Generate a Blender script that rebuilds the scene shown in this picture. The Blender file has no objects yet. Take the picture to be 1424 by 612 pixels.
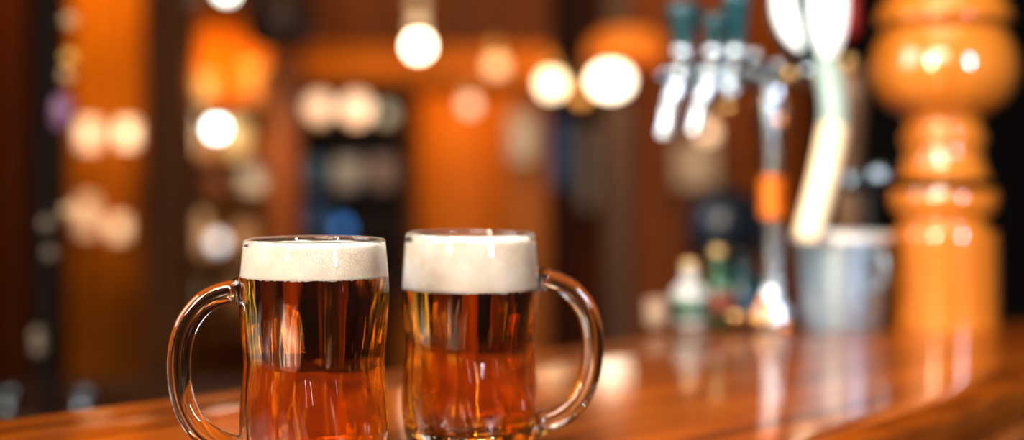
import bpy, math, random
from mathutils import Vector
random.seed(7)
PI = math.pi
sc = bpy.context.scene
COL = sc.collection
F, CX, HY, CZ, TOP = 1978.0, 712.0, 230.0, 1.258, 1.08     # focal length in px, principal column, horizon row, eye height, bar-top height

def W(px, py, Y):
    return Vector(((px - CX) / F * Y, Y, CZ + (HY - py) / F * Y))
def WX(px, Y): return (px - CX) / F * Y
def WZ(py, Y): return CZ + (HY - py) / F * Y

# ------------------------------------------------------------------ mesh helpers
class MB:
    def __init__(s): s.v = []; s.f = []
    def add(s, vs, fs):
        b = len(s.v); s.v += [tuple(v) for v in vs]; s.f += [tuple(i + b for i in f) for f in fs]; return s
    def box(s, x0, x1, y0, y1, z0, z1, bev=0.0):
        if bev <= 0:
            return s.add([(x0,y0,z0),(x1,y0,z0),(x1,y1,z0),(x0,y1,z0),(x0,y0,z1),(x1,y0,z1),(x1,y1,z1),(x0,y1,z1)],
                         [(0,3,2,1),(4,5,6,7),(0,1,5,4),(1,2,6,5),(2,3,7,6),(3,0,4,7)])
        cx, cy, hx, hy = (x0+x1)/2, (y0+y1)/2, (x1-x0)/2, (y1-y0)/2
        rings = []
        for z, ins in ((z0, bev), (z0+bev*.3, bev*.3), (z0+bev, 0), (z1-bev, 0), (z1-bev*.3, bev*.3), (z1, bev)):
            r = []
            b = bev
            for sx, sy, a0 in ((1,1,0),(-1,1,PI/2),(-1,-1,PI),(1,-1,PI*1.5)):
                for k in range(4):
                    a = a0 + k/3*PI/2
                    r.append((cx + sx*(hx-b) + (b-ins)*math.cos(a), cy + sy*(hy-b) + (b-ins)*math.sin(a), z))
            rings.append(r)
        return s.loft(rings, True, True)
    def loft(s, rings, cap0=False, cap1=False, closed=True):
        n = len(rings[0]); vs = [p for r in rings for p in r]; fs = []
        for i in range(len(rings)-1):
            for j in range(n if closed else n-1):
                k = (j+1) % n
                fs.append((i*n+j, i*n+k, (i+1)*n+k, (i+1)*n+j))
        if cap0: fs.append(tuple(range(n-1, -1, -1)))
        if cap1: fs.append(tuple(range((len(rings)-1)*n, len(rings)*n)))
        return s.add(vs, fs)
    def lathe(s, prof, n=48, c=(0,0,0), fr=None):
        """prof: list of (r, z); r = 0 closes to a pole. fr(theta, z, r) -> r"""
        vs, fs, rows = [], [], []
        for (r, z) in prof:
            if r <= 1e-9:
                rows.append([len(vs)]); vs.append((c[0], c[1], c[2]+z))
            else:
                row = []
                for j in range(n):
                    t = 2*PI*j/n
                    rr = fr(t, z, r) if fr else r
                    row.append(len(vs)); vs.append((c[0]+rr*math.cos(t), c[1]+rr*math.sin(t), c[2]+z))
                rows.append(row)
        for a, b in zip(rows, rows[1:]):
            for j in range(n):
                k = (j+1) % n
                if len(a) == 1 and len(b) == 1: continue
                if len(a) == 1: fs.append((a[0], b[k], b[j]))
                elif len(b) == 1: fs.append((a[j], a[k], b[0]))
                else: fs.append((a[j], a[k], b[k], b[j]))
        return s.add(vs, fs)
    def ball(s, c, r, n=24, sx=1, sy=1, sz=1):
        m = MB()
        m.lathe([(r*math.sin(PI*i/(n//2)) if 0 < i < n//2 else 0, -r*math.cos(PI*i/(n//2))) for i in range(n//2+1)], n)
        return s.add([(c[0]+v[0]*sx, c[1]+v[1]*sy, c[2]+v[2]*sz) for v in m.v], m.f)
    def tube(s, pts, rad, n=16, sup=2.0, asp=1.0, cap=True, up=(0,1,0)):
        """swept (super)ellipse; rad number or list; asp = width along `up` relative to the in-plane radius"""
        P = [Vector(p) for p in pts]; rings = []
        R = rad if isinstance(rad, (list, tuple)) else [rad]*len(P)
        U = Vector(up)
        for i, p in enumerate(P):
            d = (P[min(i+1, len(P)-1)] - P[max(i-1, 0)]).normalized()
            u = U - d*U.dot(d)
            if u.length < 1e-4: u = Vector((1,0,0)) - d*d.x
            u.normalize(); w = d.cross(u)
            ring = []
            for j in range(n):
                a = 2*PI*j/n; ca, sa = math.cos(a), math.sin(a)
                e = 2.0/sup
                x = math.copysign(abs(ca)**e, ca); y = math.copysign(abs(sa)**e, sa)
                ring.append(p + u*(x*R[i]*asp) + w*(y*R[i]))
            rings.append(ring)
        return s.loft(rings, cap, cap)
    def cyl(s, a, b, r, n=20, r2=None):
        return s.tube([a, b], [r, r if r2 is None else r2], n, up=(0.31,0.87,0.2))
    def build(s, name, mat, parent=None, loc=None, smooth=True, ang=40):
        me = bpy.data.meshes.new(name); me.from_pydata(s.v, [], s.f); me.update()
        import bmesh
        bm = bmesh.new(); bm.from_mesh(me); bmesh.ops.recalc_face_normals(bm, faces=bm.faces); bm.to_mesh(me); bm.free()
        if smooth:
            me.polygons.foreach_set('use_smooth', [True]*len(me.polygons))
            if ang < 180:
                try: me.set_sharp_from_angle(angle=math.radians(ang))
                except Exception: pass
        me.materials.append(mat)
        o = bpy.data.objects.new(name, me); COL.objects.link(o)
        if parent is not None: o.parent = parent
        if loc is not None: o.location = loc
        return o

def spline(pts, per=8):
    P = [Vector(p) for p in pts]; out = []
    for i in range(len(P)-1):
        p0, p1, p2, p3 = P[max(i-1,0)], P[i], P[i+1], P[min(i+2, len(P)-1)]
        for k in range(per):
            t = k/per
            out.append(0.5*((2*p1) + (p2-p0)*t + (2*p0-5*p1+4*p2-p3)*t*t + (3*p1-p0-3*p2+p3)*t**3))
    out.append(P[-1]); return out
def smooth_prof(pts, per=6):
    return [(max(v.x, 0), v.y) for v in spline([(a, b, 0) for a, b in pts], per)]

def tag(o, label=None, cat=None, group=None, kind=None):
    if label: o['label'] = label
    if cat: o['category'] = cat
    if group: o['group'] = group
    if kind: o['kind'] = kind
    return o
def thing(name, label, cat, loc=(0,0,0), rz=0, group=None, kind=None):
    o = bpy.data.objects.new(name, None); COL.objects.link(o)
    o.location = loc; o.rotation_euler = (0,0,rz); o.empty_display_size = .05
    return tag(o, label, cat, group, kind)

# ------------------------------------------------------------------ materials
def new_mat(name):
    m = bpy.data.materials.new(name); m.use_nodes = True
    nt = m.node_tree; return m, nt, nt.nodes['Principled BSDF']
def setp(b, **k):
    names = dict(color='Base Color', rough='Roughness', metal='Metallic', ior='IOR', trans='Transmission Weight', coat='Coat Weight',
                 coatr='Coat Roughness', emit='Emission Color', es='Emission Strength', spec='Specular IOR Level', sss='Subsurface Weight')
    for a, v in k.items():
        b.inputs[names[a]].default_value = (*v, 1) if isinstance(v, tuple) and len(v) == 3 else v
def plain(name, color, rough=.5, metal=0.0, var=.12, scale=30, **k):
    """solid surface with a slight procedural tone variation"""
    m, nt, b = new_mat(name); setp(b, rough=rough, metal=metal, **k)
    tc = nt.nodes.new('ShaderNodeTexCoord'); n = nt.nodes.new('ShaderNodeTexNoise'); n.inputs['Scale'].default_value = scale; n.inputs['Detail'].default_value = 3
    r = nt.nodes.new('ShaderNodeValToRGB')
    r.color_ramp.elements[0].color = (*[c*(1-var) for c in color], 1); r.color_ramp.elements[1].color = (*[min(1, c*(1+var)) for c in color], 1)
    nt.links.new(tc.outputs['Object'], n.inputs['Vector']); nt.links.new(n.outputs['Fac'], r.inputs['Fac']); nt.links.new(r.outputs['Color'], b.inputs['Base Color'])
    return m
def wood(name, c1, c2, rough=.3, axis='Z', scale=1.0, coat=.3, coatr=.15, bump=.03, rot=0.0, planks=0.0, c3=None, spec=.5, coatior=1.5):
    """streaky grain running along the given axis of the object"""
    m, nt, b = new_mat(name); L = nt.links.new; N = nt.nodes.new
    setp(b, rough=rough, coat=coat, coatr=coatr, spec=spec); b.inputs['Coat IOR'].default_value = coatior
    tc = N('ShaderNodeTexCoord'); mp = N('ShaderNodeMapping'); L(tc.outputs['Object'], mp.inputs['Vector'])
    mp.inputs['Rotation'].default_value = (0,0,rot)
    mp2 = N('ShaderNodeMapping'); L(mp.outputs['Vector'], mp2.inputs['Vector'])
    s = [14*scale]*3; s['XYZ'.index(axis)] = 0.9*scale; mp2.inputs['Scale'].default_value = s
    n1 = N('ShaderNodeTexNoise'); n1.inputs['Scale'].default_value = 1.6; n1.inputs['Detail'].default_value = 7; n1.inputs['Roughness'].default_value = .62; n1.inputs['Distortion'].default_value = .6
    L(mp2.outputs['Vector'], n1.inputs['Vector'])
    n2 = N('ShaderNodeTexNoise'); n2.inputs['Scale'].default_value = 9; n2.inputs['Detail'].default_value = 4; L(mp2.outputs['Vector'], n2.inputs['Vector'])
    mx = N('ShaderNodeMath'); mx.operation = 'MULTIPLY_ADD'; mx.inputs[1].default_value = .35; L(n2.outputs['Fac'], mx.inputs[0]); L(n1.outputs['Fac'], mx.inputs[2])
    ramp = N('ShaderNodeValToRGB'); e = ramp.color_ramp.elements
    e[0].position = .42; e[0].color = (*c1, 1); e[1].position = .85; e[1].color = (*c2, 1)
    if c3:
        x = e.new(.62); x.color = (*c3, 1)
    L(mx.outputs[0], ramp.inputs['Fac']); colour = ramp.outputs['Color']
    if planks:
        sp = N('ShaderNodeSeparateXYZ'); L(mp.outputs['Vector'], sp.inputs[0])
        dv = N('ShaderNodeMath'); dv.operation = 'DIVIDE'; dv.inputs[1].default_value = planks; L(sp.outputs['Y'], dv.inputs[0])
        fl = N('ShaderNodeMath'); fl.operation = 'FLOOR'; L(dv.outputs[0], fl.inputs[0])
        wn = N('ShaderNodeTexWhiteNoise'); wn.noise_dimensions = '1D'; L(fl.outputs[0], wn.inputs['W'])
        hs = N('ShaderNodeHueSaturation'); L(colour, hs.inputs['Color'])
        mr = N('ShaderNodeMapRange'); mr.inputs['To Min'].default_value = .75; mr.inputs['To Max'].default_value = 1.2; L(wn.outputs['Value'], mr.inputs['Value']); L(mr.outputs[0], hs.inputs['Value'])
        colour = hs.outputs['Color']
    L(colour, b.inputs['Base Color'])
    if bump:
        bp = N('ShaderNodeBump'); bp.inputs['Strength'].default_value = bump; bp.inputs['Distance'].default_value = .002
        L(mx.outputs[0], bp.inputs['Height']); L(bp.outputs['Normal'], b.inputs['Normal'])
    return m
def glow(name, color, strength, base=(.8,.75,.65)):
    m, nt, b = new_mat(name); setp(b, color=base, rough=.3, emit=color, es=strength); return m
def glass(name, color=(1,1,1), ior=1.5, rough=0.0, density=None, sigma=None):
    m, nt, b = new_mat(name); nt.nodes.remove(b); N = nt.nodes.new; L = nt.links.new
    out = [n for n in nt.nodes if n.type == 'OUTPUT_MATERIAL'][0]
    g = N('ShaderNodeBsdfGlass'); g.inputs['Color'].default_value = (*color, 1); g.inputs['IOR'].default_value = ior; g.inputs['Roughness'].default_value = rough
    L(g.outputs[0], out.inputs['Surface'])
    if sigma:
        d = max(sigma); v = N('ShaderNodeVolumeAbsorption'); v.inputs['Density'].default_value = d
        v.inputs['Color'].default_value = (*[1 - s/d for s in sigma], 1); L(v.outputs[0], out.inputs['Volume'])
    return m

M = {}
M['counter'] = wood('varnished_bar_top', (.070,.014,.0015), (.42,.112,.007), rough=.4, axis='X', rot=-PI/4, planks=.07, coat=.8, coatr=.09, spec=.08, coatior=1.38, scale=1.2, c3=(.25,.058,.004))
M['counter_edge'] = wood('varnished_bar_edge', (.20,.05,.010), (.48,.16,.035), rough=.25, axis='X', coat=.6, coatr=.12, scale=1.2)
M['bar_front'] = wood('dark_bar_front', (.012,.005,.002), (.035,.014,.006), rough=.4, axis='Z', coat=.1)
M['post'] = wood('honey_turned_wood', (.44,.135,.012), (.58,.215,.028), rough=.4, axis='Z', coat=1.0, coatr=.06, scale=1.2, bump=0, spec=.2, coatior=1.8, c3=(.52,.175,.018))
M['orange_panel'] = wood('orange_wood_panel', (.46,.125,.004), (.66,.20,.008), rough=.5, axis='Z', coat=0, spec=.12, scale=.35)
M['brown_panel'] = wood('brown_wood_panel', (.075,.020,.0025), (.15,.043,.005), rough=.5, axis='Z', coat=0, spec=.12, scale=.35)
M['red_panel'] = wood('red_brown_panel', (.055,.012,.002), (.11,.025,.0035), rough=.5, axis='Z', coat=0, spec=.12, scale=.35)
M['dark_wood'] = wood('dark_stained_wood', (.014,.005,.002), (.042,.015,.005), rough=.5, axis='Z', coat=0, spec=.2, scale=.5)
M['mid_wood'] = wood('walnut_wood', (.060,.022,.007), (.15,.060,.020), rough=.5, axis='Z', coat=0, spec=.15, scale=.5)
M['beam'] = wood('orange_beam_wood', (.42,.12,.006), (.66,.20,.010), rough=.5, axis='X', coat=0, spec=.12, scale=.35)
M['black_wall'] = plain('black_wall_paint', (.004,.003,.0025), .7, spec=.1)
M['floor'] = wood('dark_floor_boards', (.02,.009,.004), (.05,.022,.010), rough=.4, axis='Y', planks=.12)
M['ceiling'] = wood('dark_ceiling_boards', (.03,.012,.005), (.07,.028,.012), rough=.5, axis='X')
M['chrome'] = plain('satin_chrome', (.42,.45,.48), .2, 1.0, var=.04)
M['chrome_rough'] = plain('brushed_chrome', (.38,.44,.48), .25, 1.0, var=.05)
M['steel'] = plain('brushed_steel', (.34,.44,.50), .38, .8, var=.06, scale=60)
M['rim'] = plain('pale_steel_rim', (.75,.78,.76), .35, .4)
M['brass'] = plain('satin_brass', (.85,.55,.22), .3, 1.0, var=.06)
M['copper'] = plain('copper', (.85,.38,.14), .22, 1.0, var=.06)
M['teal'] = plain('dark_teal_enamel', (.006,.055,.068), .22, 0, coat=.5)
M['cream'] = plain('cream_tone', (.85,.72,.48), .3, 0, var=.08)
M['greygreen'] = plain('grey_green_enamel', (.30,.40,.36), .3, 0, var=.08)
M['black'] = plain('black_plastic', (.015,.016,.018), .35)
M['white'] = plain('white_paint', (.8,.8,.78), .4, var=.04)
M['glass'] = glass('clear_mug_glass', (.985,.992,.988), 1.5)
M['beer'] = glass('amber_beer', (1,1,1), 1.335, sigma=(2.6, 14.0, 48.0))

def foam_mat():
    m, nt, b = new_mat('beer_foam'); N = nt.nodes.new; L = nt.links.new
    setp(b, rough=.55, spec=.25, sss=.2); b.inputs['Subsurface Radius'].default_value = (.006,.004,.0028); b.inputs['Subsurface Scale'].default_value = .5
    tc = N('ShaderNodeTexCoord')
    n = N('ShaderNodeTexNoise'); n.inputs['Scale'].default_value = 38; n.inputs['Detail'].default_value = 5; L(tc.outputs['Object'], n.inputs['Vector'])
    r = N('ShaderNodeValToRGB'); r.color_ramp.elements[0].position = .34; r.color_ramp.elements[0].color = (.84,.72,.58,1); r.color_ramp.elements[1].position = .62; r.color_ramp.elements[1].color = (.97,.92,.85,1)
    L(n.outputs['Fac'], r.inputs['Fac'])
    def cells(scale):
        v = N('ShaderNodeTexVoronoi'); v.feature = 'DISTANCE_TO_EDGE'; v.inputs['Scale'].default_value = scale; L(tc.outputs['Object'], v.inputs['Vector'])
        q = N('ShaderNodeMapRange'); q.inputs['From Max'].default_value = .12; L(v.outputs['Distance'], q.inputs['Value']); return q.outputs[0]
    fine, big = cells(1000), cells(420)
    # large bubbles only in patches, on the side nearest the handle
    n2 = N('ShaderNodeTexNoise'); n2.inputs['Scale'].default_value = 26; n2.inputs['Detail'].default_value = 2; L(tc.outputs['Object'], n2.inputs['Vector'])
    pr = N('ShaderNodeMapRange'); pr.inputs['From Min'].default_value = .52; pr.inputs['From Max'].default_value = .60; L(n2.outputs['Fac'], pr.inputs['Value'])
    mx = N('ShaderNodeMix'); mx.data_type = 'FLOAT'; L(pr.outputs[0], mx.inputs['Factor']); L(fine, mx.inputs['A']); L(big, mx.inputs['B'])
    dk = N('ShaderNodeMix'); dk.data_type = 'RGBA'; dk.blend_type = 'MULTIPLY'; dk.inputs['Factor'].default_value = .13
    L(r.outputs['Color'], dk.inputs['A']); L(mx.outputs['Result'], dk.inputs['B']); L(dk.outputs['Result'], b.inputs['Base Color'])
    bp = N('ShaderNodeBump'); bp.inputs['Strength'].default_value = .7; bp.inputs['Distance'].default_value = .0006
    L(mx.outputs['Result'], bp.inputs['Height']); L(bp.outputs['Normal'], b.inputs['Normal'])
    return m
M['foam'] = foam_mat()

# ------------------------------------------------------------------ the bar counter
back_e = [(-1.95,-.59), (-1.36,0), (-.86,.5), (-.36,1.0), (-.258,1.095), (-.10,1.25), (.094,1.44), (.16,1.505), (.24,1.565), (.34,1.61), (.46,1.64), (.62,1.655), (.84,1.66)]
front_e = [(-1.50,-.90), (-.85,-.13), (-.45,.27), (-.1,.60), (.12,.815), (.213,.9215), (.276,1.0), (.318,1.045), (.36,1.10), (.44,1.215), (.53,1.36), (.63,1.50), (.74,1.585), (.84,1.62)]
bs = [(v.x, v.y) for v in spline([(a,b,0) for a,b in back_e], 8)]
fs_ = [(v.x, v.y) for v in spline([(a,b,0) for a,b in front_e], 8)]
def resample(pl, n):
    d = [0]
    for a, b in zip(pl, pl[1:]): d.append(d[-1] + math.dist(a, b))
    out = []; j = 0
    for i in range(n):
        t = d[-1]*i/(n-1)
        while j < len(pl)-2 and d[j+1] < t: j += 1
        k = (t-d[j])/max(d[j+1]-d[j], 1e-9); out.append((pl[j][0]+(pl[j+1][0]-pl[j][0])*k, pl[j][1]+(pl[j+1][1]-pl[j][1])*k))
    return out
NB = 140
bs, fs_ = resample(bs, NB), resample(fs_, NB)
def normals(pl, sgn):
    out = []
    for i in range(len(pl)):
        a, b = pl[max(i-1,0)], pl[min(i+1,len(pl)-1)]
        d = Vector((b[0]-a[0], b[1]-a[1])).normalized(); out.append((sgn*-d.y, sgn*d.x))
    return out
nb, nf = normals(bs, 1), normals(fs_, -1)      # outward
def off(pl, nn, d): return [(p[0]+n[0]*d, p[1]+n[1]*d) for p, n in zip(pl, nn)]
bar = thing('bar_counter', 'glossy orange-brown varnished wooden bar counter curving away under the mugs', 'bar counter', (0,0,0))
# slab: cross-section rings from back edge round to front edge, then under
def nose(pl, nn, prof):          # prof: (inset, dz)
    return [[(x, y, TOP+dz) for x, y in off(pl, nn, -ins)] for ins, dz in prof]
rb = nose(bs, nb, [(.016,-.042), (.004,-.040), (0,-.034), (0,-.010), (.003,-.003), (.010,0)])
mid = [[(b[0]+(f[0]-b[0])*t, b[1]+(f[1]-b[1])*t, TOP) for b, f in zip(off(bs, nb, -.010), off(fs_, nf, -.030))] for t in (.2,.4,.6,.8)]
rf = nose(fs_, nf, [(.030,0), (.012,-.0005), (.006,-.003), (.002,-.008), (0,-.014), (.001,-.030), (.006,-.040), (.016,-.042)])
sl = MB(); prof = rb + mid + rf
rings = [[prof[i][j] for i in range(len(prof))] for j in range(NB)]
sl.loft(rings, True, True); sl.build('bar_top', M['counter'], bar, ang=50)
ed = MB(); ed.tube([(x, y, TOP-.054) for x, y in off(fs_, nf, -.010)], .0125, 14, up=(0,0,1)); ed.build('edge_moulding', M['counter_edge'], bar)
def ribbon(pl, nn, d0, d1, z0, z1):
    m = MB(); r = []
    for i in range(NB):
        a, b = off(pl, nn, d0)[i], off(pl, nn, d1)[i]
        r.append([(a[0],a[1],z0), (b[0],b[1],z0), (b[0],b[1],z1), (a[0],a[1],z1)])
    return m.loft(r, True, True)
ribbon(fs_, nf, -.05, -.075, 0, TOP-.0425).build('front_panel', M['bar_front'], bar, ang=30)
ribbon(bs, nb, -.03, -.05, 0, TOP-.0425).build('rear_panel', M['bar_front'], bar, ang=30)

# ------------------------------------------------------------------ beer mugs
PXM = .82/F                                    # metres per photo pixel at the first mug
MO = [(36.0,0), (37.2,1.2), (38.6,5), (40.6,11), (41.9,19), (42.4,28), (42.2,38), (41.4,50), (40.6,60), (40.3,66), (40.7,73), (41.7,83), (42.5,94), (42.8,104), (42.5,113), (41.9,122), (41.2,129), (40.8,133), (40.7,134.2)]
def outer_r(z):
    for (r0,z0),(r1,z1) in zip(MO, MO[1:]):
        if z0 <= z <= z1: return r0+(r1-r0)*(z-z0)/(z1-z0)
    return MO[-1][0]
MOs = smooth_prof(MO, 6)
def outer_s(z):
    for (r0,z0),(r1,z1) in zip(MOs, MOs[1:]):
        if z0 <= z <= z1: return r0+(r1-r0)*(z-z0)/max(z1-z0,1e-6)
    return MOs[-1][0]
def amp(z):
    if z < 12 or z > 116: return 0.0
    a = min(1, (z-12)/14) * min(1, (116-z)/24)
    return a
NF = 13
def flute(t, z, k):
    tw = .16*math.sin((z-20)/30)
    return k*amp(z)*(math.cos(NF*(t+tw)) + .35*math.cos(NF*2*(t+tw)+.6))
def wall(z): return 2.6 + .9*math.exp(-((z-66)/16)**2) + 1.6*max(0, (26-z)/26)
ZB = 13.0
def inner_r(z): return outer_s(z) - wall(z)
def make_mug(px, Y, handle_deg, beer_z, foam_top, label, seed):
    rnd = random.Random(seed)
    root = thing('beer_mug', label, 'beer mug', (WX(px, Y), Y, TOP), 0, 'glass mugs of amber beer')
    mm = .001
    # glass: outside up, over the rolled rim, inside down, closed floor
    out = [(0,.8), (26,.8), (30,.4), (33,0)] + MOs
    inn = []
    z = 133.0
    while z > ZB+7: inn.append((inner_r(z), z)); z -= 1.6
    rb_ = inner_r(ZB+7)
    for k in range(1, 9):
        a = k/8*PI/2; inn.append((rb_-7 + 7*math.cos(a), ZB+7-7*math.sin(a)))
    inn += [(20, ZB-.6), (8, ZB-1.0), (0, ZB-1.0)]
    rim = [(40.6,134.9), (40.1,135.5), (39.4,135.7), (38.8,135.3), (38.35,134.4)]
    prof = out + rim + inn
    no = len(out)+len(rim)
    m = MB(); n = 156
    vs_prof = [(r*mm, z*mm) for r, z in prof]
    m.lathe(vs_prof[:no], n, fr=lambda t, z, r: r + flute(t, z/mm, .24)*mm)
    # append inner wall with stronger flutes, sharing the seam ring
    m2 = MB(); m2.lathe(vs_prof[no-1:], n, fr=lambda t, z, r: r + flute(t, z/mm, .85 + .15*max(0, min(1, (70-z/mm)/20)))*mm)
    m.add(m2.v, m2.f)
    import bmesh
    g = m.build('glass_body', M['glass'], root, ang=180)
    bm = bmesh.new(); bm.from_mesh(g.data); bmesh.ops.remove_doubles(bm, verts=bm.verts, dist=2e-6); bmesh.ops.recalc_face_normals(bm, faces=bm.faces); bm.to_mesh(g.data); bm.free()
    # beer
    bp = [(0, ZB-1.25), (8, ZB-1.25), (20, ZB-.85)]
    for k in range(8, 0, -1):
        a = k/8*PI/2; bp.append((rb_-7 + 7.22*math.cos(a), ZB+7-7.22*math.sin(a)))
    z = ZB+7
    while z < beer_z-.8: bp.append((inner_r(z)+.22, z)); z += 1.6
    bp += [(inner_r(beer_z-.6)+.22, beer_z-.6), (inner_r(beer_z)-.5, beer_z), (20, beer_z), (0, beer_z)]
    MB().lathe([(r*mm, z*mm) for r, z in bp], n, fr=lambda t, z, r: r + flute(t, z/mm, .85 + .15*max(0, min(1, (70-z/mm)/20)))*mm).build('beer', M['beer'], root, ang=60)['label'] = 'clear amber beer filling the mug'
    # foam: ragged lower edge, uneven top
    ph = [rnd.uniform(0, 6.28) for _ in range(12)]
    def wob(t, k): return sum(math.sin((i*2+1+k)*t + ph[i])/(i+1.2) for i in range(6))
    N2 = 240; rings = []
    jit = [rnd.random() for _ in range(N2)]
    zs = [beer_z-.7 + (foam_top-2-beer_z+.7)*i/14 for i in range(15)]
    fm = MB(); vs = []; rows = []
    def ringat(rf, zf):
        row = []
        for j in range(N2):
            t = 2*PI*j/N2; z_ = zf(t, j); r_ = rf(t, z_)
            row.append((r_*math.cos(t)*mm, r_*math.sin(t)*mm, z_*mm))
        return row
    R = lambda d: (lambda t, z_: inner_r(min(z_,132)) + d + flute(t, z_, .85))
    rings.append(ringat(lambda t, z_: 15, lambda t, j: beer_z-.45))
    rings.append(ringat(R(-1.0), lambda t, j: beer_z-.6))
    for i, zz in enumerate(zs):
        if i == 0: rings.append(ringat(R(.30), lambda t, j: zz - .95*jit[j]**2 - .12*wob(t,1)))
        else: rings.append(ringat(R(.30), lambda t, j: zz))
    topz = lambda s_: (lambda t, j: foam_top + s_*.55*wob(t, 0))
    rings.append(ringat(R(.28), topz(.7)))
    rings.append(ringat(R(-.6), lambda t, j: foam_top+.5+.5*wob(t,0)))
    rings.append(ringat(R(-4), lambda t, j: foam_top+.9+.7*wob(t,1)))
    rings.append(ringat(lambda t, z_: 24, lambda t, j: foam_top+1.1+.8*wob(t,2)))
    rings.append(ringat(lambda t, z_: 10, lambda t, j: foam_top+1.3+.4*wob(t,1)))
    fm.loft(rings, True, True)
    fo = fm.build('foam', M['foam'], root, ang=180); fo['label'] = 'thick creamy white head of foam'
    # handle
    hp = [(-41.6,106.0), (-48,105.2), (-57,102.6), (-65,97.5), (-72,88.5), (-76.2,77), (-77.6,64), (-76.6,50), (-73,37.5), (-66.5,27), (-57.5,20), (-48,16.2), (-41.0,14.6)]
    P = spline([(x*mm, 0, z*mm) for x, z in hp], 6)
    nP = len(P); rad = []
    for i in range(nP):
        t = i/(nP-1); e = max(0, 1-t/.09)**1.6 + max(0, 1-(1-t)/.09)**1.6
        rad.append((6.7 + 3.2*e)*mm)
    hm = MB().tube(P, rad, 28, sup=2.7, asp=.95)
    h = hm.build('handle', M['glass'], root, ang=180); h.rotation_euler = (0,0,math.radians(handle_deg)); h['label'] = 'solid clear glass loop handle'
    return root
make_mug(437.5, .82, 2, 115.2, 131.6, 'nearer beer mug with a thin foam head and its handle on the left', 3)
make_mug(654.5, .897, 184, 101.4, 130.0, 'slightly farther beer mug with a thicker foam head and its handle on the right', 9)

# ------------------------------------------------------------------ turned wooden post
def turned_post():
    Y = 1.58; k = Y/F
    pr = [(462,0),(462,74),(452,74),(340,73),(334,71),(326,62),(318,58),(311,60),(305,67),(296,72),(283,73.5),(272,71),(258,64),(243,57),(228,53.5),(216,52),(211,56),(203,58),(195,56),(189,52),(180,50),(171,54),(163,68),(152,82),(138,92),(122,98),(106,100),(88,98),(70,92),(54,84),(49,80),(46,83),(42,90),(36,93),(29,91),(14,84),(-4,75),(-30,64),(-60,50),(-95,36),(-120,30),(-124,36),(-136,38),(-148,33),(-156,18),(-158,0)]
    root = thing('turned_post', 'honey-coloured turned wooden post with a big bulb standing on the bar', 'wooden post', (WX(1312,Y), Y, TOP))
    z0 = WZ(462, Y)
    def seg(a, b, name):
        p = [(r*k, (462-y)*k) for y, r in pr[a:b]]
        p = p[:1] + smooth_prof(p[1:], 4) if a == 0 else smooth_prof(p, 4)
        if p[0][0] > 0: p = [(0, p[0][1])] + p
        if p[-1][0] > 0: p = p + [(0, p[-1][1])]
        MB().lathe(p, 72).build(name, M['post'], root, ang=35)
    seg(0, 12, 'shaft'); seg(12, 22, 'turned_neck'); seg(21, 31, 'bulb'); seg(31, len(pr), 'finial')
turned_post()

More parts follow.
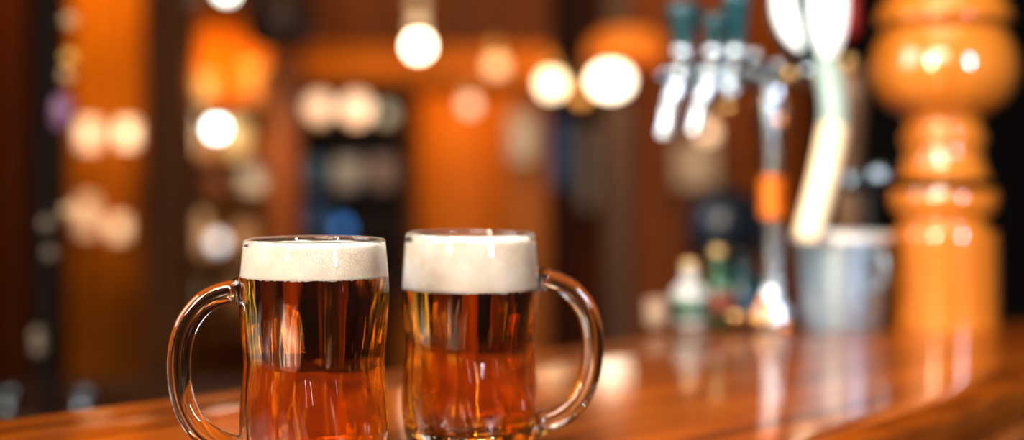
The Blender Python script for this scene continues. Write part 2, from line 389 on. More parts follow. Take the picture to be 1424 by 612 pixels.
# ------------------------------------------------------------------ beer taps
TY = 1.57; TK = TY/F
def tap_font():
    bx, by = WX(1075, TY), TY
    root = thing('beer_tap_tower', 'chrome beer tap tower with teal handled faucets and a round badge', 'beer tap', (bx, by, TOP))
    L = lambda px, py, dy=0: Vector((WX(px, TY+dy)-bx, dy, WZ(py, TY+dy)-TOP))
    z = lambda py: WZ(py, TY)-TOP
    # column with flange and rings
    MB().lathe([(0,0),(.0225,0),(.0225,.006),(.0215,.010),(.020,.014),(.020,.022),(.014,.034),(.012,.05),(.012,z(300)),(.014,z(298)),(.014,z(286)),(.012,z(284)),(.012,z(190)),(.017,z(186)),(.021,z(170)),(.019,z(150)),(.016,z(140)),(.016,z(122)),(0,z(122))], 40).build('column', M['chrome'], root, ang=35)
    c = MB().lathe([(.0125,z(303)),(.0148,z(302)),(.0148,z(246)),(.0125,z(245))], 36).build('reflection_band', plain('orange_reflection', (.75,.20,.015), .4, .3), root); c['label'] = 'bright orange reflection painted as a band on the column'  # orange band painted in for a reflection on the chrome
    for k in range(6):
        a = k*PI/3+.3
        MB().lathe([(0,.006),(.0045,.006),(.0045,.013),(.003,.0165),(0,.018)], 16, c=(.0175*math.cos(a), .0175*math.sin(a), .006)).build('bolt', M[('copper','brass','chrome_rough')[k % 3]], root)
    MB().tube([L(916,107), L(925,106), L(1150,104), L(1160,104)], [.006,.0135,.0145,.008], 24, up=(0,1,0)).build('cross_pipe', M['chrome_rough'], root)
    # faucets
    for i, (px, top, hw) in enumerate(((946, 4, 24), (988, 20, 20), (1018, -14, 20))):
        d = -.012
        b = MB(); b.cyl(L(px, 104, .02), L(px, 104, -.035), .0125, 20); b.ball(L(px, 104, -.035), .0145, 20)
        fa = b.build('faucet', M['chrome_rough'], root)
        s = MB(); sp = [L(px, 108, -.034), L(px-3, 118, -.043), L(px-9, 132, -.047), L(px-14, 150, -.047), L(px-22, 190 - 6*i, -.047)]
        if i == 2: sp = [L(px, 108, -.034), L(px-1, 114, -.043), L(px-2, 122, -.047), L(px-2, 126, -.047), L(px-2, 132, -.047)]
        s.tube(spline(sp, 5), [.012]*8+[.0105]*6+[.0095]*7, 18, up=(0,1,0)); s.build('spout', M['chrome_rough'], fa)
        MB().lathe([(0,z(100)),(.010,z(100)),(.0125,z(92)),(.0125,z(80)),(.0135,z(74)),(.011,z(68)),(0,z(68))], 24, c=(L(px,0).x, -.030, 0)).build('collar', M['chrome_rough'], fa)
        h = hw*TK
        MB().lathe(smooth_prof([(0,z(69)),(h*.55,z(69)),(h*.62,z(60)),(h*.85,z((60+top)/2)),(h,z(top+14)),(h*.8,z(top+4)),(0,z(top))], 5), 28, c=(L(px,0).x, -.030, 0)).build('handle', M['teal'], fa)['label'] = 'dark teal tap handle'
    # satin balls added to catch highlights around the column and badge
    for px, py, r, mt in ((1080,396,9,'steel'),(1062,420,9,'copper'),(1058,444,10,'brass'),(1022,440,8,'brass'),(1092,454,7,'copper'),(1028,94,10,'brass'),(1050,78,11,'chrome_rough'),(1052,102,9,'chrome_rough'),(1070,123,11,'chrome_rough'),(1082,92,10,'chrome_rough'),(1098,104,9,'brass'),(1124,98,11,'chrome_rough'),(1012,128,10,'chrome_rough'),(1012,150,9,'brass'),(1143,97,11,'cream'),(1086,168,8,'copper')):
        q = MB(); q.ball(L(px, py, -.030), r*TK, 20); (q.cyl(L(px, py, -.028), L(px, py, -.004), .004, 10) if py < 300 else q.tube(spline([L(px, py, -.030), L((px+1078)/2, py, -.022), L(1078, py, -.004)], 4), .004, 10)); q.build('knob', M[mt], root)
    MB().cyl(L(1016,92,-.01), L(1016,60,-.012), .009, 18).build('valve_stem', M['chrome_rough'], root)
    # hanging second pipe under the added balls
    MB().tube([L(1068,130,-.02), L(1070,160,-.02), L(1072,205,-.02)], [.010,.011,.009], 18, up=(0,1,0)).build('drip_pipe', M['chrome_rough'], root)
    # badge: teal oval with white shapes, their emission added for brightness, turned a little
    cx, cz = L(1114, 4).x, L(1114, 4).z; hw, hh = 51*TK, 80*TK
    rg = []
    for ins, dy in ((.0,.012), (-.002,-.002), (.0,-.008), (.006,-.013), (.02,-.017)):
        rg.append([(cx+(hw-ins*.7)*math.cos(a), -.03+dy, cz+(hh-ins)*math.sin(a)) for a in [2*PI*j/48 for j in range(48)]])
    bd = MB().loft(rg, True, True).build('badge', M['teal'], root, ang=50)
    lit = glow('badge_added_glow', (.80,.95,1), .95)  # emission added to brighten the white badge shapes
    ox, oz, ow, oh = L(1138, 12).x, L(1138, 12).z, 25*TK, 72*TK
    rg = [[(ox+ow*q*math.cos(a), -.047+dy, oz+oh*q*math.sin(a)) for a in [2*PI*j/40 for j in range(40)]] for q, dy in ((1,.006),(1,-.003),(.9,-.008),(.6,-.011))]
    MB().loft(rg, True, True).build('white_oval', lit, bd, ang=50)['label'] = 'white oval of the badge with added glow'
    rg = []
    for j in range(25):
        a = PI*.62 + PI*.80*j/24; t = math.sin(PI*j/24)*.5+.04
        o_ = (cx+hw*.96*math.cos(a), cz+hh*.90*math.sin(a)); i_ = (o_[0]+26*TK*min(1, t*2.2), o_[1]+6*TK*(1-t))
        rg.append([(o_[0], -.038, o_[1]), (o_[0], -.0495, o_[1]), (i_[0], -.0495, i_[1]), (i_[0], -.038, i_[1])])
    MB().loft(rg, True, True).build('white_crescent', lit, bd, ang=30)['label'] = 'white crescent of the badge with added glow'
    # long curved pouring neck
    sp = spline([L(1148,84,-.03), L(1156,120,-.05), L(1160,165,-.06), L(1150,225,-.080), L(1138,275,-.085), L(1122,336,-.085)], 8)
    n1 = 18
    MB().tube(sp[:n1+1], [.012]*4+[.0145]*(n1-3), 24, up=(0,1,0)).build('pouring_neck', M['greygreen'], root)
    MB().tube(sp[n1:], [.0150]*(len(sp)-n1-2)+[.0135,.010], 24, up=(0,1,0)).build('cream_nozzle', M['cream'], root)  # cream colour stands in for reflections on a chrome spout
tap_font()

def hand_pump():
    Y = 1.95
    root = thing('pump_handle', 'brown wooden pump handle on a tall stem behind the tap tower', 'pump handle', (WX(1180,Y), Y, 0))
    z = lambda py: WZ(py, Y)
    MB().lathe(smooth_prof([(0,z(330)),(.013,z(330)),(.017,z(300)),(.016,z(240)),(.020,z(180)),(.024,z(130)),(.019,z(104)),(.010,z(96)),(0,z(95))], 5), 28).build('grip', wood('pump_handle_wood', (.10,.045,.018), (.26,.13,.05), rough=.35), root)
    MB().lathe([(0,0),(.06,0),(.06,.012),(.02,.03),(.012,.06),(.012,z(325)),(0,z(325))], 28).build('stem', M['black'], root)
    MB().lathe(smooth_prof([(0,z(96)),(.011,z(95)),(.015,z(88)),(.012,z(80)),(0,z(77))], 4), 24).build('end_knob', M['brass'], root)
hand_pump()

def bucket():
    Y = 1.60; k = Y/F
    root = thing('steel_bucket', 'brushed steel ice bucket with a wide rolled rim beside the wooden post', 'ice bucket', (WX(1171,Y-.05), Y-.05, TOP), 2.1)
    Yb = Y-.05
    h = WZ(322, Yb)-TOP; r1 = 62*Yb/F; r0 = 54*Yb/F
    pr = [(0,0),(r0*.96,0),(r0,.004),(r0+(r1-r0)*.5,h*.5),(r1,h-.010),(r1-.0025,h-.010),(r0+(r1-r0)*.5-.003,h*.5),(r0-.004,.006),(0,.006)]
    MB().lathe(pr, 64).build('body', M['steel'], root, ang=30)
    MB().tube([(r1*math.cos(a), r1*math.sin(a), h-.006) for a in [2*PI*j/64 for j in range(65)]], .005, 12, up=(0,0,1), cap=False).build('rolled_rim', M['rim'], root)
    for s in (-1, 1):
        MB().tube(spline([(s*(r1-.001),0,h*.80),(s*(r1+.014),0,h*.76),(s*(r1+.012),0,h*.50),(s*(r1*.93),0,h*.44)], 6), .0032, 10).build('side_handle', M['steel'], root)
bucket()

# ------------------------------------------------------------------ bottles and small things
def bottle(name, label, cat, loc, h, r, body, cap, lab=None, group=None, neck=.32):
    root = thing(name, label, cat, loc, 0, group)
    pr = [(0,0),(r*.92,0),(r,.004),(r,h*(.95-neck-.18)),(r*.9,h*(.95-neck-.08)),(r*.45,h*(.95-neck+.06)),(r*.36,h*.80),(r*.36,h*.93),(0,h*.93)]
    MB().lathe([pr[0],pr[1],pr[2]]+smooth_prof(pr[3:8],4)+[pr[8]], 28).build('bottle_glass', body, root, ang=50)
    MB().lathe([(0,h*.90),(r*.42,h*.90),(r*.44,h*.93),(r*.42,h),(0,h)], 24).build('cap', cap, root)
    if lab:
        MB().lathe([(r*1.004,h*.12),(r*1.012,h*.125),(r*1.012,h*.40),(r*1.004,h*.405)], 28).build('paper_label', lab, root)
    return root
def jar(name, label, cat, loc, h, r, mat, group=None, lid=None):
    root = thing(name, label, cat, loc, 0, group)
    t = r*.1
    MB().lathe([(0,0),(r*.8,0),(r*.86,h*.04),(r,h*.4),(r,h),(r-t,h),(r-t,h*.4),(r*.78,h*.08),(0,h*.08)], 28).build('bowl', mat, root, ang=40)
    if lid: MB().lathe([(0,h*1.0),(r*1.04,h*1.0),(r*1.04,h*1.05),(r*.6,h*1.14),(0,h*1.16)], 24).build('lid', lid, root)
    return root

G = lambda n, c, r=.15: plain(n, c, r, 0, var=.1, coat=.5)
green = G('green_bottle_glass', (.012,.07,.03)); amber = G('brown_bottle_glass', (.10,.03,.008)); teal_g = G('teal_bottle_glass', (.006,.05,.07))
pale = plain('pale_paper', (.40,.41,.39), .6); gold = plain('gold_foil', (.85,.62,.28), .35, .6); redp = plain('red_paper', (.16,.03,.012), .5)
bluep = plain('blue_paper', (.02,.07,.15), .5); greyp = plain('grey_porcelain', (.55,.56,.58), .3); blueg = G('blue_glaze', (.16,.32,.55), .3); beige = plain('beige_stoneware', (.62,.47,.32), .5)
# on the bar behind the tap
bottle('beer_bottle', 'small white bottle with a gold cap left of the tap tower', 'bottle', W(959,449,1.60), WZ(362,1.60)-WZ(449,1.60), .021, pale, gold, green, 'bottles on the bar')
bottle('beer_bottle', 'small green bottle with a gold cap and red label near the tap', 'bottle', W(999,449,1.62), WZ(345,1.62)-WZ(449,1.62), .021, green, gold, redp, 'bottles on the bar')
bottle('beer_bottle', 'dark teal bottle closest to the chrome tap column', 'bottle', W(1034,448,1.64), WZ(352,1.64)-WZ(448,1.64), .024, teal_g, M['black'], bluep, 'bottles on the bar')
for p in list(COL.objects):
    if p.parent is None and p.get('category') == 'bottle': p.location.z = TOP
jar('salt_pot', 'little beige pot on the bar far left of the bottles', 'pot', (WX(913,1.575), 1.575, TOP), .03, .014, plain('dim_stoneware', (.30,.20,.13), .6))

# ------------------------------------------------------------------ the room
def struct(name, mb, mat, label=None, ang=30):
    o = mb.build(name, mat, None, ang=ang); o['kind'] = 'structure'
    if label: o['label'] = label
    return o
WY = 5.2
struct('floor', MB().box(-4, 4, -1.5, WY+.1, -.05, 0), M['floor'])
struct('ceiling', MB().box(-4, 4, 1.6, WY+.1, 2.75, 2.8), M['ceiling'])
struct('wall_back', MB().box(-4, 4, WY, WY+.08, 0, 2.75), M['brown_panel'])
struct('wall_right', MB().box(WX(1128,4.0), 4, 4.0, 4.06, 0, 2.75), M['black_wall'])
struct('wall_left', MB().box(-2.9, -2.84, 1.6, WY, 0, 2.75), M['brown_panel'])

def panel(name, label, x0, x1, y0, y1, Y, mat, th=.03, raised=True, kind='structure', cat=None, floor=False, ceil=False):
    """wall panelling sheet with a raised field"""
    X0, X1 = WX(x0, Y), WX(x1, Y); Z0 = 0 if floor else WZ(y1, Y); Z1 = 2.75 if ceil else WZ(y0, Y)
    m = MB().box(X0, X1, Y, Y+th, Z0, Z1)
    if raised:
        w, h = X1-X0, Z1-Z0; b = min(w, h)*.14
        m.box(X0+b, X1-b, Y-.012, Y+.001, Z0+b, Z1-b, .008)
    o = m.build(name, mat, None, ang=30); o['kind'] = kind; o['label'] = label
    return o
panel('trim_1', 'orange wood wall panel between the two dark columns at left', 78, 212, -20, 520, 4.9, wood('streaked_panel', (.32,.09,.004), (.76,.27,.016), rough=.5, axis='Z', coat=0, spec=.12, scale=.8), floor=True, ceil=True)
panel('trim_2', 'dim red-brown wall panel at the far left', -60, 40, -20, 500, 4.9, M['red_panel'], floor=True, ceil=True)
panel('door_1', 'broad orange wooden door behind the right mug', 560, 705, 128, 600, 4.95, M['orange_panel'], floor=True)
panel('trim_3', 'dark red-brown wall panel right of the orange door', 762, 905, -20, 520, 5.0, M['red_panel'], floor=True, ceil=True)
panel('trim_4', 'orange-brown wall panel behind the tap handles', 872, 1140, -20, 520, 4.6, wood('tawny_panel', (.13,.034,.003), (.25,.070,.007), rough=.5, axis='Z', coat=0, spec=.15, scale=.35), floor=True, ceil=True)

def column(label, x0, x1, Y, mat, grooves=0):
    X0, X1 = WX(x0, Y), WX(x1, Y); w = X1-X0
    root = thing('wood_column', label, 'column', ((X0+X1)/2, Y+w/2, 0), kind='structure')
    m = MB().box(-w/2, w/2, -w/2, w/2, 0, 2.75, .006)
    for g in range(grooves):
        x = -w/2 + w*(g+.5)/grooves
        m.cyl((x, -w/2, .9), (x, -w/2, 2.6), w/grooves*.34, 12)
    m.build('shaft', mat, root, ang=40)
    MB().box(-w*.62, w*.62, -w*.62, w*.62, 0, .16, .01).build('plinth', mat, root)
    return root
column('almost black wooden column near the left edge', 36, 82, 3.8, M['dark_wood'])
column('dark brown reeded wooden column left of the bottle shelves', 199, 262, 3.8, M['mid_wood'], 4)
column('red-brown wooden column below the round dark shade', 376, 416, 4.26, wood('mahogany_column', (.10,.03,.010), (.20,.065,.02), rough=.35, coat=0, spec=.15))
column('orange-brown door post beside the orange door', 703, 762, 4.7, wood('light_post', (.26,.085,.014), (.42,.15,.03), rough=.35, coat=0, spec=.15))
column('greyish brown narrow post left of the tap spouts', 842, 878, 4.5, wood('taupe_post', (.09,.05,.033), (.17,.10,.07), rough=.4, coat=0, spec=.15))

bm_ = thing('header_beam', 'long orange wooden beam spanning above the dark shelves and door', 'beam', (0,4.38,0), kind='structure')
MB().box(WX(416,4.4), WX(765,4.4), 0, .14, WZ(118,4.4), WZ(70,4.4), .006).build('lower_board', M['beam'], bm_)
MB().box(WX(416,4.4), WX(765,4.4), .03, .12, WZ(70,4.4), WZ(-30,4.4)).build('upper_board', M['brown_panel'], bm_)
MB().box(WX(416,4.4), WX(765,4.4), -.015, .02, WZ(75,4.4), WZ(66,4.4), .004).build('moulding', M['beam'], bm_)

# shelves
def cabinet(label, x0, x1, y0, y1, Y, depth, shelves, back, sides):
    X0, X1 = WX(x0, Y), WX(x1, Y)
    root = thing('shelf_cabinet', label, 'shelf cabinet', ((X0+X1)/2, Y, WZ(y1,Y)))
    w = (X1-X0)/2; H = WZ(y0,Y)-WZ(y1,Y); z = lambda py: WZ(py,Y)-WZ(y1,Y)
    MB().box(-w, w, depth-.02, depth, 0, H).build('back_panel', back, root)
    for s in (-1, 1): MB().box(s*w-(.018 if s > 0 else 0), s*w+(.018 if s < 0 else 0), 0, depth, 0, H).build('side_panel', sides, root)
    for py in shelves: MB().box(-w+.018, w-.018, .005, depth-.02, z(py)-.014, z(py), .003).build('shelf', sides, root)
    MB().box(-w-.01, w+.01, -.01, depth, H, H+.03, .006).build('cornice', sides, root)
    MB().box(-w, w, 0, depth, -.03, 0).build('bottom_board', sides, root)
    return root
cabinet('tall lit shelf cabinet of jars between the left columns', 222, 380, -40, 450, 4.25, .34, (142, 219, 268, 356, 430), M['orange_panel'], M['mid_wood'])
cabinet('dark open shelf unit holding blue jars under the orange beam', 402, 568, 122, 400, 4.4, .34, (172, 262, 330), M['dark_wood'], M['dark_wood'])
def base_cabinet():
    Y = 3.9; X0, X1 = WX(-60, Y), WX(700, Y); zt = WZ(508, Y)
    root = thing('back_bar_cabinet', 'low dark back-bar cabinet running along the wall behind the mugs', 'cabinet', ((X0+X1)/2, Y-.65, 0))
    w = (X1-X0)/2
    MB().box(-w, w, -.06, .38, .08, zt-.03).build('carcass', M['dark_wood'], root)
    MB().box(-w+.02, w-.02, 0, .36, 0, .08).build('plinth', M['dark_wood'], root)
    MB().box(-w-.01, w+.01, -.08, .40, zt-.03, zt, .006).build('worktop', M['dark_wood'], root)
    for k in range(4):
        a = -w + k*2*w/4
        d = MB().box(a+.02, a+2*w/4-.02, -.08, -.061, .12, zt-.06, .006).build('cabinet_door', M['dark_wood'], root)
        MB().ball((a+2*w/4-.06, -.092, zt-.2), .012).build('knob', M['brass'], d)
base_cabinet()

def on(px, py_base, Y): return W(px, py_base, Y)
C1 = 4.35
def c1(px, top, base, wpx, mat, label, name='storage_jar', cat='jar', lid=None):
    k = C1/F; s = 4.25/F
    zb = WZ(base, 4.25)                       # the shelf heights are laid out at the cabinet's front
    return jar(name, label, cat, (WX(px, C1), C1, zb+.001), (base-top)*k, wpx*k/2, mat, 'jars in the lit shelf cabinet', lid)
c1(268, 178, 219, 34, beige, 'beige jar at the left of the second shelf')
c1(330, 172, 219, 36, plain('dull_cream_glaze', (.5,.45,.30), .4), 'dull cream jar right of the bright shelf lamp', lid=beige)
c1(352, 231, 268, 40, greyp, 'grey jar at the right of the third shelf')
c1(300, 236, 268, 34, plain('brown_glaze', (.20,.09,.05), .3), 'brown jar in the middle of the third shelf')
c1(276, 300, 356, 34, beige, 'tall beige jar at the left of the fourth shelf', lid=beige)
c1(340, 312, 356, 34, plain('tan_glaze', (.40,.26,.16), .4), 'tan jar at the right of the fourth shelf')
c1(272, 392, 430, 34, plain('grey_green_glaze', (.30,.32,.26), .4), 'grey-green jar on the bottom shelf')
c1(330, 386, 430, 36, plain('ochre_glaze', (.35,.22,.10), .4), 'ochre jar on the bottom shelf', lid=beige)
c1(282, 104, 142, 36, beige, 'beige jar on the top shelf under the orange glow')
c1(352, 96, 142, 38, plain('orange_glaze', (.6,.28,.10), .4), 'orange jar on the top shelf under the glow', lid=beige)
C2 = 4.52
def c2(px, top, base, wpx, mat, label, lid=None, name='storage_jar', cat='jar'):
    k = C2/F
    return jar(name, label, cat, (WX(px, C2), C2, WZ(base, 4.4)+.001), (base-top)*k, wpx*k/2, mat, 'jars on the dark shelf unit', lid)
c2(436, 222, 262, 30, blueg, 'blue jar at the left of the dark shelf')
c2(484, 222, 262, 40, greyp, 'grey bowl in the middle of the dark shelf')
c2(532, 220, 262, 40, plain('mauve_glaze', (.42,.32,.30), .4), 'mauve-grey bowl at the right of the dark shelf')
c2(436, 282, 330, 30, blueg, 'blue jar on the lowest dark shelf at left')
c2(468, 286, 330, 26, plain('deep_blue_glaze', (.025,.06,.11), .4), 'deep blue jar beside a lighter blue jar')

# ------------------------------------------------------------------ lamps
def globe_lamp(label, px, py, Y, r_px, color, strength, sx=1, sz=1, cord=True, name='pendant_lamp', group='glowing pendant lamps'):
    k = Y/F; r = r_px*k; p = W(px, py, Y)
    root = thing(name, label, 'lamp', (p.x, p.y, p.z - r*sz), 0, group)
    MB().ball((0,0,r*sz), r, 24, sx, sx, sz).build('globe', glow(name+'_glow', color, strength), root, ang=180)
    t = r*2*sz
    MB().lathe([(0,t-.004),(.016,t-.004),(.018,t+.01),(.014,t+.04),(.006,t+.055),(0,t+.055)], 20).build('socket', M['brass'], root)
    if cord: MB().cyl((0,0,t+.05), (0,0,2.75-root.location.z), .003, 8).build('cord', M['black'], root)
    return root
warmw = (1,.80,.52)
pl = globe_lamp('bright round bulb hanging high left of centre with dimmer bulbs above it', 582, 64, 4.1, 13, (1,.84,.60), 16)
for py, r, st in ((38,10,1.1),(10,10,.55)):
    MB().ball((0, -.030, WZ(py,4.1)-pl.location.z), r*4.1/F, 20).build('upper_bulb', glow('upper_bulb_glow', (1,.74,.46), st), pl, ang=180)['label'] = 'dimmer bulb on the same cord'
globe_lamp('dim peach globe hanging above the orange door', 690, 92, 4.3, 13, (1,.52,.25), 1.9)
globe_lamp('cream globe left of the big white globe', 767, 117, 4.3, 16, (1,.80,.52), 5)
globe_lamp('biggest white globe lamp near the middle of the bar', 849, 112, 4.2, 22, (1,.88,.66), 7, sx=1.15, sz=.9)
globe_lamp('pale pinkish globe in front of the door', 653, 146, 4.4, 11, (1,.66,.48), 1.6)
globe_lamp('white bulb at the top edge above the jar shelves', 315, -14, 4.0, 11, (.92,1,.88), 9)
globe_lamp('peach globe behind the tap spouts', 984, 183, 3.9, 12, (1,.62,.36), 2.2)
globe_lamp('small orange bulb between the cream and white globes', 808, 132, 4.6, 10, (1,.38,.06), 2.5)

def wall_lamp(label, px, py, Y, wpx, hpx, color, strength, group='shaded wall lamps'):
    """wall sconce: backplate, arm and a glowing shade"""
    k = Y/F; p = W(px, py, Y); w, h = wpx*k/2, hpx*k/2
    root = thing('wall_lamp', label, 'lamp', (p.x, p.y, p.z-h), 0, group)
    MB().lathe([(w*.85,0),(w*.92,h*.1),(w,h*1.9),(w*.96,h*2),(w*.90,h*1.9),(w*.8,.004)], 28).build('shade', glow('wall_lamp_shade', color, strength), root, ang=60)
    MB().ball((0,0,h), w*.5, 16).build('bulb', glow('wall_lamp_bulb', color, strength*2), root)
    MB().tube(spline([(0,0,.002),(0,.02,-.02),(0,.09,-.02),(0,4.9-Y-.004 if Y < 4.9 else .1,0)], 4), .006, 10, up=(1,0,0)).build('arm', M['brass'], root)
    MB().lathe([(0,-.006),(.012,-.006),(.012,.004),(0,.004)], 16).build('holder', M['brass'], root)
    return root
wall_lamp('square cream lamp on the orange panel at left', 124, 187, 4.78, 26, 36, (1,.68,.42), 1.9)
wall_lamp('bright cream lamp beside the reeded column', 177, 186, 4.78, 24, 30, (1,.72,.44), 2.8)
wall_lamp('lower dim lamp on the orange panel at left', 121, 300, 4.78, 26, 50, (1,.58,.34), .9)
wall_lamp('lower round lamp beside the reeded column', 165, 317, 4.78, 24, 26, (1,.64,.36), 1.7)
def shelf_lamp(label, px, py, base, Y, zref, wpx, color, strength, group='small lamps on the shelves', body=(.8,.75,.65)):
    k = Y/F; zb = WZ(base, zref)+.001; h = WZ(py, Y)-zb; r = wpx*k/2
    root = thing('shelf_lamp', label, 'lamp', (WX(px,Y), Y, zb), 0, group)
    MB().lathe([(0,0),(r*.8,0),(r*.8,.006),(.006,.010),(.006,max(.012,h-r*.8)),(0,max(.012,h-r*.8))], 20).build('base', M['brass'], root)
    MB().ball((0,0,h), r, 20).build('globe', glow('shelf_lamp_glow', color, strength, body), root, ang=180)
shelf_lamp('brilliant bluish white lamp on the jar shelves', 301, 179, 219, 4.32, 4.25, 18, (.80,.97,1), 13)
shelf_lamp('cream lamp on the jar shelf left of the brightest one', 272, 165, 219, 4.46, 4.25, 20, (1,.82,.45), 1.3)
shelf_lamp('pale blue lamp on the lower jar shelf', 303, 337, 356, 4.30, 4.25, 20, (.70,.86,1), 2.0)
shelf_lamp('peach lamp at the left of the dark shelf top', 444, 149, 172, 4.5, 4.4, 36, (1,.60,.36), 1.7)
shelf_lamp('larger peach lamp in the middle of the dark shelf top', 496, 151, 172, 4.5, 4.4, 40, (1,.62,.38), 1.9)
shelf_lamp('dim greenish lamp at the right of the dark shelf top', 537, 158, 172, 4.55, 4.4, 24, (.8,.72,.45), .6)
shelf_lamp('blue lamp showing just over the rim of the nearer mug', 477, 317, 330, 4.46, 4.4, 18, (.03,.22,.60), 2.2, body=(.02,.06,.15))

# dark round shade hanging at the top
sh = thing('hanging_shade', 'big dark round lampshade hanging above the red-brown column', 'lampshade', W(390,66,3.9))
MB().lathe(smooth_prof([(.02,.20),(.055,.185),(.085,.14),(.098,.08),(.09,.02),(.07,0)], 5)+smooth_prof([(.066,.004),(.086,.024),(.093,.08),(.08,.136),(.05,.178),(.018,.192)], 5), 40).build('shade', plain('dark_shade', (.035,.012,.006), .5), sh)
MB().cyl((0,0,.18), (0,0,2.75-sh.location.z), .005, 8).build('cord', M['black'], sh)
# orange glass shade upper right of the white globe
p = W(870, 86, 4.0)
osd = thing('orange_shade', 'wide orange glass lampshade right above the white globe', 'lampshade', p)
MB().lathe([(.110,0),(.116,.01),(.108,.05),(.07,.085),(.03,.092),(.025,.086),(.066,.079),(.10,.046),(.107,.01)], 40).build('shade', glow('orange_shade_glow', (1,.20,.010), .42, (.8,.3,.05)), osd)
MB().cyl((0,0,.086), (0,0,2.75-p.z), .005, 8).build('cord', M['black'], osd)

# grey-white plaque, blue picture, pale pillar strip, beige picture
def picture(name, label, cat, x0, x1, y0, y1, Y, fill, frame):
    X0, X1, Z0, Z1 = WX(x0,Y), WX(x1,Y), WZ(y1,Y), WZ(y0,Y)
    root = thing(name, label, cat, ((X0+X1)/2, Y, Z0)); w = (X1-X0)/2; h = Z1-Z0; b = min(w*.22, .02)
    MB().box(-w+b, w-b, -.004, .01, b, h-b).build('panel', fill, root)
    fm = MB()
    fm.box(-w, -w+b, -.012, .012, 0, h, .003); fm.box(w-b, w, -.012, .012, 0, h, .003); fm.box(-w+b, w-b, -.012, .012, 0, b, .003); fm.box(-w+b, w-b, -.012, .012, h-b, h, .003)
    fm.build('frame', frame, root); return root
picture('wall_plaque', 'grey-white plaque hung on the orange-brown door post', 'plaque', 708, 744, 158, 224, 4.68, plain('plaque_face', (.62,.58,.56), .5), greyp)
picture('blue_picture', 'narrow blue framed picture on the dark red-brown wall', 'picture', 764, 796, 160, 262, 4.98, plain('blue_picture_face', (.10,.24,.50), .5), M['dark_wood'])
picture('pale_picture', 'tall pale grey framed print right of the blue picture', 'picture', 802, 832, 170, 292, 4.98, plain('pale_picture_face', (.48,.40,.36), .5), M['mid_wood'])
picture('beige_picture', 'beige framed picture behind the tap spouts', 'picture', 930, 1004, 188, 268, 4.56, plain('beige_picture_face', (.60,.46,.32), .5), M['brown_panel'])

# dark round kettle shape behind the small bottles, blue-grey knobs behind the bucket
kt = thing('dark_kettle', 'dark rounded kettle behind the small bottles on the bar', 'kettle', (WX(1008,2.3), 2.3, 0))
kz = WZ(345,2.3)
MB().lathe(smooth_prof([(0,kz),(.05,kz),(.062,kz+.03),(.055,kz+.07),(.03,kz+.09),(0,kz+.095)], 5), 32).build('body', plain('blue_black_enamel', (.012,.018,.03), .3), kt)
MB().ball((0,0,kz+.10), .010).build('lid_knob', M['black'], kt)
MB().tube(spline([(.05,0,kz+.04),(.08,0,kz+.06),(.09,0,kz+.085)], 5), .008, 12).build('spout', M['black'], kt)
MB().lathe([(0,0),(.10,0),(.10,.02),(.02,.04),(.02,kz-.03),(.07,kz-.01),(.07,kz),(0,kz)], 28).build('stand', M['dark_wood'], kt)

VY = 1.78
gv = thing('steel_valve', 'blue-grey steel valve knobs on a pipe behind the bucket', 'valve', (WX(1208,VY), VY, 0))
zv = lambda py: WZ(py,VY)
MB().lathe([(0,0),(.04,0),(.04,.01),(.010,.02),(.008,zv(262)),(0,zv(262))], 20).build('pipe', M['black'], gv)
bl = plain('blue_steel', (.42,.55,.66), .3, 1.0)
for dx, py in ((-.020,252),(.012,244)):
    MB().ball((dx,-.008,zv(py)), .0155, 20).build('knob', bl, gv)
# red cap far behind the badge
rl = thing('red_lantern', 'dark red lantern at the top edge left of the wooden bulb', 'lantern', W(1178,48,2.6))
MB().lathe(smooth_prof([(0,0),(.012,0),(.016,.02),(.016,.07),(.012,.09),(0,.092)], 4), 24).build('shade', glow('red_lantern_glow', (.7,.02,.01), .25, (.4,.02,.02)), rl)
MB().cyl((0,0,.09), (0,0,2.75-rl.location.z), .003, 8).build('cord', M['black'], rl)

# slim stand added at the left to carry glowing balls
ds = thing('glint_stand', 'slim dark added stand with little glowing balls for reflections at the left behind the bar', 'added stand', (WX(68,1.85), 1.85, 0))
MB().lathe([(0,0),(.06,0),(.06,.02),(.02,.04),(.012,.07),(.011,.98),(.010,1.70),(0,1.70)], 24).build('glint_pole', plain('matt_black', (.010,.006,.004), .9, spec=.1), ds)
ab = glow('amber_glint', (1,.42,.06), .45, (.3,.2,.05)); tb = glow('tan_glint', (1,.55,.26), .25, (.3,.2,.1)); gb = glow('grey_glint', (.8,.60,.40), .07, (.12,.09,.06))
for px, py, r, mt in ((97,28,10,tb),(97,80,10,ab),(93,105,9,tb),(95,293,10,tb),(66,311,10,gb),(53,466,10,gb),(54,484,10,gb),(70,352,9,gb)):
    q = W(px,py,1.80)-ds.location; kb = MB().ball(q, r*1.8/F, 20).build('bulb', mt, ds)  # these balls glow in place of reflected light discs
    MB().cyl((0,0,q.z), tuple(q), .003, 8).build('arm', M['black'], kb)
q = W(88,178,1.79)-ds.location
MB().lathe(smooth_prof([(0,0),(.012,0),(.014,.01),(.014,.03),(.006,.042),(0,.043)], 4), 24, c=tuple(q)).build('purple_bottle', plain('purple_glass', (.16,.07,.14), .3), ds)

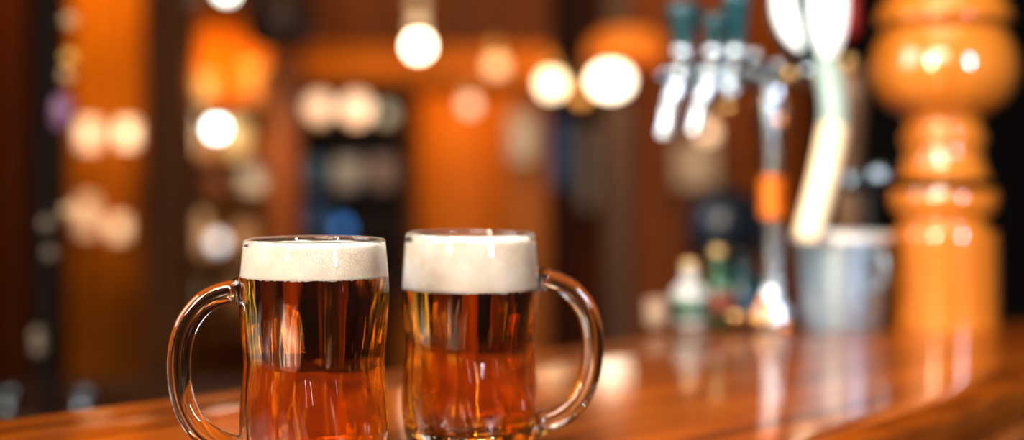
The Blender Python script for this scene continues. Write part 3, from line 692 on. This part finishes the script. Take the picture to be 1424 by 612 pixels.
# low work shelf behind the bar with small things at its rim
ws = thing('work_shelf', 'low dark work shelf behind the bar at left', 'shelf', (-.62, 2.12, 0))
MB().box(-.9, .5, -.18, .18, .885, .915, .005).build('board', M['dark_wood'], ws)
for sx in (-.85, .45): MB().box(sx-.02, sx+.02, -.14, .14, 0, .885).build('support', M['dark_wood'], ws)
def jigger(label, px, Y, r):
    root = thing('jigger', label, 'jigger', (WX(px,Y), Y, .915), 0, 'steel jiggers on the work shelf')
    MB().lathe([(0,0),(r*.8,0),(r*.8,.002),(r*.5,.008),(r*.5,.010),(r*1.1,.024),(r*1.0,.024),(r*.4,.012),(0,.012)], 24).build('cup', M['steel'], root)
jigger('shiny steel jigger behind the bar left of the nearer mug handle', 114, 2.0, .012)
jigger('steel jigger at the far left behind the bar', 10, 2.0, .011)

# ------------------------------------------------------------------ lights
def area(name, loc, target, sx, sy, power, color, shape='RECTANGLE', spread=180):
    l = bpy.data.lights.new(name, 'AREA'); l.shape = shape; l.size = sx
    if shape in ('RECTANGLE', 'ELLIPSE'): l.size_y = sy
    l.energy = power; l.color = color; l.spread = math.radians(spread)
    o = bpy.data.objects.new(name, l); COL.objects.link(o); o.location = loc
    o.rotation_euler = (Vector(target)-Vector(loc)).to_track_quat('-Z', 'Y').to_euler(); return o
area('warm_house_light', (-1.25,-.85,1.86), (0.1,1.2,1.3), .17, .75, 13.5, (1,.80,.58), spread=80)
area('cool_window_light', (1.65,-1.25,1.86), (.3,1.3,1.3), .17, .75, 11, (.78,.82,1), spread=70)
area('side_window_light', (-2.4,.7,2.3), (0,1.0,1.1), 1.7, 1.4, 26, (.88,.94,1), spread=100)
area('foam_fill_light', (-.45,-.25,2.15), (-.08,.86,1.16), 1.0, .6, 14, (1,.90,.78), spread=95)  # unseen fill added to brighten the foam and post
area('overhead_fill_light', (.2,.9,2.6), (.1,1.1,1.0), .9, .9, 10, (1,.74,.46))  # unseen soft light added to lift the mug handles
def spot(name, loc, target, power, color, ang=80, blend=.8, r=.06):
    l = bpy.data.lights.new(name, 'SPOT'); l.energy = power; l.color = color; l.spot_size = math.radians(ang); l.spot_blend = blend; l.shadow_soft_size = r
    o = bpy.data.objects.new(name, l); COL.objects.link(o); o.location = loc
    o.rotation_euler = (Vector(target)-Vector(loc)).to_track_quat('-Z', 'Y').to_euler(); return o
OR = (1,.58,.12)
spot('panel_wash_left', (WX(150,4.5), 4.3, 2.6), (WX(150,4.9), 4.9, 1.5), 78, OR, 80)
spot('door_wash', (WX(640,4.6), 4.56, 1.58), (WX(625,4.95), 4.95, 1.20), 8.5, OR, 130)
spot('beam_wash', (WX(590,3.6), 3.5, 2.3), (WX(590,4.4), 4.4, 1.5), 30, OR, 70)
spot('shelf_glow', (WX(315,4.2), 4.05, 1.95), (WX(315,4.5), 4.55, 1.55), 55, OR, 75)
spot('jar_fill_light', (WX(330,3.9), 3.75, 1.6), (WX(315,4.4), 4.4, 1.1), 40, (1,.64,.30), 60)  # spot added to brighten the shelf jars
spot('right_panel_wash', (WX(950,4.2), 3.9, 2.5), (WX(970,4.6), 4.6, 1.2), 38, OR, 75)
spot('room_wash', (-.4, 2.6, 2.6), (-.2, 4.5, 1.2), 36, (1,.57,.17), 110, r=.2)  # warm fill added to lift the back of the room

w = bpy.data.worlds.new('bar_world'); sc.world = w; w.use_nodes = True
bg = w.node_tree.nodes['Background']; bg.inputs['Color'].default_value = (.55,.42,.32,1); bg.inputs['Strength'].default_value = .09

# ------------------------------------------------------------------ camera
cam = bpy.data.cameras.new('camera'); co = bpy.data.objects.new('camera', cam); COL.objects.link(co)
co.location = (0,0,CZ); co.rotation_euler = (PI/2,0,0)
cam.sensor_fit = 'HORIZONTAL'; cam.sensor_width = 36; cam.lens = 36*F/1424
cam.shift_y = -(306-HY)/1424
cam.clip_start = .02
cam.dof.use_dof = True; cam.dof.focus_distance = .795; cam.dof.aperture_fstop = 2.1; cam.dof.aperture_blades = 0
sc.camera = co

sc.view_settings.view_transform = 'Standard'; sc.view_settings.look = 'None'; sc.view_settings.exposure = .14; sc.view_settings.gamma = .88
cy = sc.cycles
cy.max_bounces = 24; cy.transmission_bounces = 20; cy.glossy_bounces = 6; cy.diffuse_bounces = 4; cy.transparent_max_bounces = 12
cy.caustics_reflective = True; cy.caustics_refractive = True; cy.blur_glossy = .3
cy.sample_clamp_indirect = 12; cy.sample_clamp_direct = 0
cy.use_denoising = True
